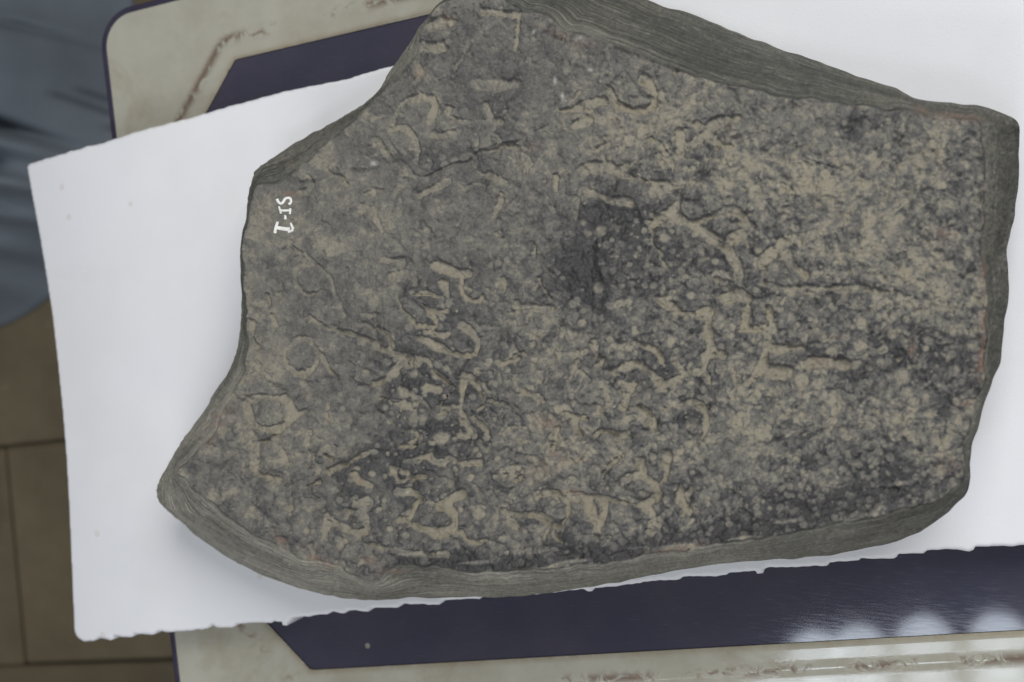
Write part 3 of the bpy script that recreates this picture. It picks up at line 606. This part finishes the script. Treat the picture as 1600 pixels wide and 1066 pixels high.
pep = sm(noise(shape, 1.15, 1.1, 66), 1.25, 2.1)+.7*sm(noise(shape, 1.9, 1.7, 67), 1.5, 2.2)
hard = lev+.035-.09*crisp+(.12*patch*(.6+.4*right)+1.0*cellt*(.6+.32*right+.2*lowmid))*(1-.5*crisp)+.05*right*n12+.04*right*n20
hard = np.maximum(hard, (.30+(.50+.14*crisp)*carved)*(carved > .05)*(1-.45*bev))*.999+.10*carved
soft = .51-.05*crisp+.13*np.tanh(loc*.8)+.45*(paler-darker)+.09*n20+.07*n8+.05*n4+.07*n12+.03*n2+.50*cellt
soft = np.maximum(soft, .34+(.21+.20*crisp)*carved*(carved > .2))
dust = hard*(1-.68*smooth)+soft*.68*smooth
dust = np.clip(dust*(1-.6*np.clip(crack, 0, 1))*(1-.5*wall_shade), 0, 1)
dust = dust-.26*pep*(1-.4*carved)*(.35+.65*rough)*sm(noise(shape, 14, 14, 68), -1.2, .8)+.10*rough*sm(noise(shape, 1.2, 1.2, 69), 1.2, 2.2)
dust = np.clip(dust+bev*.55*np.clip(sh-.75, 0, 1.2), 0, 1)
rust = np.zeros(shape, np.float32)
for a in [(340,655,16,22,.6,.4),(322,690,10,8,.5,0),(440,845,14,7,.7,.8),(495,875,22,8,.8,.7),(520,888,14,6,.7,.5),(620,893,24,4,1.,0),(580,875,18,8,.4,0),(1500,182,36,6,.9,.1),(1440,172,16,6,.7,.2),(1536,500,6,28,.7,0),(1534,560,6,26,.8,.1),(1530,580,9,9,.6,0),(1512,632,12,8,.7,0),(1537,430,5,30,.6,0),(1540,330,4,60,.5,0),(855,660,22,10,.45,.2),(868,712,16,8,.5,.5),(890,768,18,5,.5,.2),(1060,858,40,6,.5,-.15),(1480,728,14,10,.5,0),(1425,546,5,14,.6,0),(560,165,8,8,.0,0),(655,112,10,10,.35,0),(1475,365,20,10,.35,.3),(845,735,20,14,.4,0),(560,750,10,6,.5,.5),(460,255,14,6,.35,-.5),(890,60,40,8,.35,.4),(447,303,16,5,.5,0),(830,230,12,8,.3,0),(700,28,8,4,.6,0),(1305,530,20,7,.25,0),(1280,565,20,8,.25,0),(900,715,16,10,.3,0)]:
    rust += gauss(*a)
rust = np.clip(rust*sm(noise(shape, 4, 3, 71)*.5+.75, .1, 1.), 0, 1)
pale = np.clip(sum(gauss(*a) for a in [(834,49,3,3),(922,110,4,2),(866,125,3,6),(878,150,3,5),(582,255,5,4),(960,635,2,2),(1216,290,3,3),(632,771,2,2),(905,60,6,4)]), 0, 1)*.8+.30*sm(noise(shape, 1.3, 1.3, 72), 2.35, 3.4)
# calm the ground under the painted number
lab = gauss(442, 340, 22, 42); face = face*(1-.75*lab)+blur(face, 6)*.75*lab; dust = dust*(1-.4*lab)+.45*.4*lab

# ---- the mesh
h = .00062; g = Grid(SWc, h)
dS = np.maximum(g.sd, 0)
zc = np.zeros(g.cx.size); P6 = SWc[::4]; z6 = zsr[::4]
for k0 in range(0, g.cx.size, 8000):
    w_ = 1/(((g.cx.ravel()[k0:k0+8000, None]-P6[:, 0])**2+(g.cy.ravel()[k0:k0+8000, None]-P6[:, 1])**2)+1e-6)**1.6
    zc[k0:k0+8000] = (w_*z6).sum(1)/w_.sum(1)
dTc, iT, tT = poly_dist(g.cx.ravel(), g.cy.ravel(), TWc); insT = inside(g.cx.ravel(), g.cy.ravel(), TWc)
dT = g.full(np.where(insT, -dTc, dTc).reshape(g.cx.shape)); zr = g.full(zc.reshape(g.cx.shape))
cumL = np.concatenate([[0], np.cumsum(np.hypot(*np.diff(np.vstack([SWc, SWc[:1]]), axis=0).T))])
arc = (cumL[g.ci]+g.ct*(cumL[g.ci+1]-cumL[g.ci])).reshape(g.cx.shape)
ix = np.clip(np.round((g.X-g.x[0])/h).astype(int)//g.k, 0, g.cx.shape[1]-1); iy = np.clip(np.round((g.Y-g.y[0])/h).astype(int)//g.k, 0, g.cx.shape[0]-1)
arcv = arc[iy, ix]
t = np.clip(dT, 0, None)/(np.clip(dT, 0, None)+dS+1e-6); t[g.bv] = np.where(dT[g.bv] > 0, 1, t[g.bv])
zr[g.bv] = zsr[g.bi]*(1-g.bt)+zsr[(g.bi+1) % len(SWc)]*g.bt
dome = .004*((g.X-.05)**2+(g.Y)**2)/.09
drop = (HTOP-zr)*(.35*t+.65*t**1.6)
Zb = HTOP-drop
pxx, pyy = proj(np.column_stack([g.X, g.Y, Zb]))
mx, my = pxx, pyy+YO
fz = bilin(face, mx, my)
side = sm(dT, -.0006, .0018)
fac = bilin(v3, mx, my)*.6+bilin(v1, mx, my)*.4
slopef = np.clip(drop/.01, 0, 1)
# layered grain of the broken sides
gn = noise((512, 2048), 26, 1.1, 81)+.9*noise((512, 2048), 11, .8, 82)+.9*noise((512, 2048), 2.2, 1.0, 83)
gm = noise((512, 2048), 18, 18, 84)
along = .8*g.X+.6*g.Y+2
vv = t*.085/.00042+along*190*np.where(pyy < 400, 1, -.5)
warpv = bilin(noise((512, 2048), 120, 40, 85), along/.0009, vv*.3, True)*9
gr = bilin(gn, along/.0006, vv+warpv, True); gl = bilin(gm, along/.0008, vv*.7, True)
Z = Zb+(fz*.001)*(1-side*.75)*(1-.8*np.exp(-dS/.0012))+side*slopef*(gr*.00022+gl*.0008+(fac-.5)*.0016)*np.clip(dS/.002, 0, 1)
Z -= (.0013+.0012*sm(pxx, 1500, 1530))*np.exp(-((dT-.0006)/.0011)**2)*(slopef > 0)*sm(bilin(n8, mx, my), -1.6, .2)           # worn arris
wear = np.zeros((len(Z), 4), np.float32); tone = np.zeros((len(Z), 4), np.float32)
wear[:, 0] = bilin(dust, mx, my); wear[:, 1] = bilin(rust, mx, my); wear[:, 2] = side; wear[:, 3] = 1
cut = (.46+.2*sm(pxx, 1500, 1530))*np.exp(-((dT-.0008)/.0012)**2)*sm(bilin(n8, mx, my), -1.4, .3)
sdm = np.clip(sum(a*np.exp(-(((pxx-x)/rx)**2+((pyy-y)/ry)**2)) for x, y, rx, ry, a in [(400,860,220,110,1.),(270,770,60,60,.6),(800,910,330,50,.75),(1150,865,240,50,.65),(1400,825,120,50,.5),(340,660,90,120,.95),(640,60,50,70,.7),(480,230,110,40,.35),(900,55,70,40,.35),(1560,300,40,200,.2),(1520,650,40,120,.55)]), 0, 1)
gran = sm(pxx, 1515, 1545)*sm(-pyy, -560, -500)
fleck = bilin(noise(shape, 1.2, 1.2, 86), mx, my)
tone[:, 0] = np.clip(.44+.10*gr*(1-.75*gran)+.10*gl+.06*fleck+.06*gran*fleck+.10*(fac-.5)-cut, 0, 1); tone[:, 1] = bilin(pale, mx, my); tone[:, 2] = sdm; tone[:, 3] = 1
V, Q = g.skirt(Z, [(np.minimum(Z[g.bv]-.003, Z[g.bv]*.55+PZ*.45), .004), (np.full(len(g.bv), PZ+.003), .012), (np.full(len(g.bv), PZ-.0008), .02)])
ne = len(V)-len(Z)
we = np.zeros((ne, 4), np.float32); we[:, 2:] = 1; te = np.tile(tone[g.bv], (3, 1))
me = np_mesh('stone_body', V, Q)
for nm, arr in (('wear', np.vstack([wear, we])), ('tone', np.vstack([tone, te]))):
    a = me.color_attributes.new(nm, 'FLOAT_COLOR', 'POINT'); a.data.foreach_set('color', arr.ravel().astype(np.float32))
root = empty('inscribed_stone', (.05, 0, PZ))
tag(root, 'broken grey stone slab carved with a worn dusty inscription, lying on white foam', 'inscribed stone')
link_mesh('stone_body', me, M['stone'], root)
Zgrid = np.full(g.nx*g.ny, HTOP, np.float32); Zgrid[g.used] = Z; Zgrid = Zgrid.reshape(g.ny, g.nx)

# ---- museum number painted on the stone: S I - 1, turned a quarter to the right
def surf_z(x, y): return bilin(Zgrid, (x-g.x[0])/h, (y-g.y[0])/h)
def painted(name, strokes):
    bm = bmesh.new()
    for P, w0, w1 in strokes:
        P = resample(spline(P), .6, False); n = len(P)
        tg = np.gradient(P, axis=0); tg /= np.linalg.norm(tg, axis=1)[:, None]+1e-9; nr = np.column_stack([-tg[:, 1], tg[:, 0]])
        wd = np.interp(np.linspace(0, 1, n), [0, 1], [w0, w1])/2
        rows = []
        for k in range(-3, 4):
            q = P+nr*(wd*k/3)[:, None]; q2 = at2(q, HTOP); z = surf_z(q2[:, 0], q2[:, 1])
            lift = .00045*(1-(abs(k)/3)**4)+(-.0004 if abs(k) == 3 else .0)
            rows.append([bm.verts.new((a, b, c+lift)) for (a, b), c in zip(q2, z)])
        for a, b in zip(rows[:-1], rows[1:]):
            for i in range(n-1): bm.faces.new((a[i], a[i+1], b[i+1], b[i]))
    bmesh.ops.recalc_face_normals(bm, faces=bm.faces[:])
    me = bpy.data.meshes.new(name); bm.to_mesh(me); bm.free()
    for p in me.polygons: p.use_smooth = True
    return link_mesh(name, me, M['white'], root)
R_ = C(360, 230, K)
tag(painted('painted_letter', [(R_((388,432),(400,462),(420,472),(436,458),(446,432),(466,418),(486,422),(497,440),(494,462),(478,474)), 4.8, 4.6)]), 'white painted letter S')
tag(painted('painted_letter', [(R_((402,494),(406,520),(413,552)), 3.6, 3.8), (R_((406,524),(440,528),(488,524)), 4.2, 4.2), (R_((489,508),(488,530),(484,556)), 3.6, 3.6)]), 'white painted letter I')
tag(painted('painted_hyphen', [(R_((444,566),(449,580),(446,600)), 3.4, 5.0)]), 'white painted hyphen')
tag(painted('painted_digit', [(R_((384,620),(378,660),(374,718)), 4.6, 5.0), (R_((380,668),(430,678),(492,686)), 6.6, 7.2), (R_((492,630),(508,662),(520,684)), 3.2, 5.2), (R_((520,684),(500,698),(478,706)), 5.4, 4.0)]), 'white painted digit 1')

# ------------------------------------------------------------------ blue-grey cloth heaped on the floor beside the table
cb = [(-130, 470), (-60, 515), (0, 512), (40, 492), (75, 468), (120, 430), (190, 380), (230, 300), (230, 160), (215, 40), (200, -40), (150, -90), (0, -140), (-150, -100), (-190, 100), (-180, 330)]
CZ = FZ+.004
CP = resample(chaikin(at2(cb, CZ), n=2), .01)
g2 = Grid(CP, .0045)
uu = g2.X; vv2 = g2.Y
cx0, cy0 = proj(np.column_stack([uu, vv2, np.full(len(uu), FZ+.25)]))
prof = sm(g2.sd, 0, .13)**.7
fn1 = noise((g2.ny, g2.nx), 40, 16, 91).ravel()[g2.used]; fn2 = noise((g2.ny, g2.nx), 16, 10, 92).ravel()[g2.used]
low = sm(cy0, 90, 480)
ph = (vv2*(.97-.3*low)+uu*(.12-.75*low))*2*math.pi/.115+1.3*fn1+.5*fn2
fold = (.5+.5*np.sin(ph))**1.6; fold2 = np.sin((vv2*.4-uu*.9)*2*math.pi/.17+fn2)
Zc = CZ+prof*(.20+.058*fold+.010*fold2+.022*fn1+.006*fn2)+.004
def segd(a, b):
    d_, _, _ = poly_dist(cx0, cy0, np.array([a, b], float), False); return d_
crease = np.exp(-(segd((-40, 185), (70, 222))/13)**2)+np.exp(-(segd((70, 222), (185, 205))/14)**2)+.6*np.exp(-(segd((-10, 28), (160, 30))/8)**2)+.5*np.exp(-(segd((-30, 330), (70, 360))/16)**2)
Zc -= crease*.07*prof
emb = np.zeros(len(Zc))
for a, b in (((30, 130), (110, 165)), ((110, 135), (150, 105)), ((45, 115), (80, 128)), ((60, 168), (130, 125)), ((85, 100), (100, 112))): emb = np.maximum(emb, np.exp(-(segd(a, b)/6)**2))
V, Q = g2.skirt(Zc, [(np.full(len(g2.bv), CZ-.002), .0)])
me = np_mesh('cloth_heap', V, Q); a = me.color_attributes.new('wear', 'FLOAT_COLOR', 'POINT'); wv = np.zeros((len(V), 4), np.float32); wv[:len(Zc), 0] = np.clip(.75*emb, 0, 1); wv[:, 3] = 1; a.data.foreach_set('color', wv.ravel())
cl = link_mesh('cloth_heap', me, M['cloth'])
tag(cl, 'blue-grey cloth heaped in soft folds on the floor at the left of the table', 'cloth')
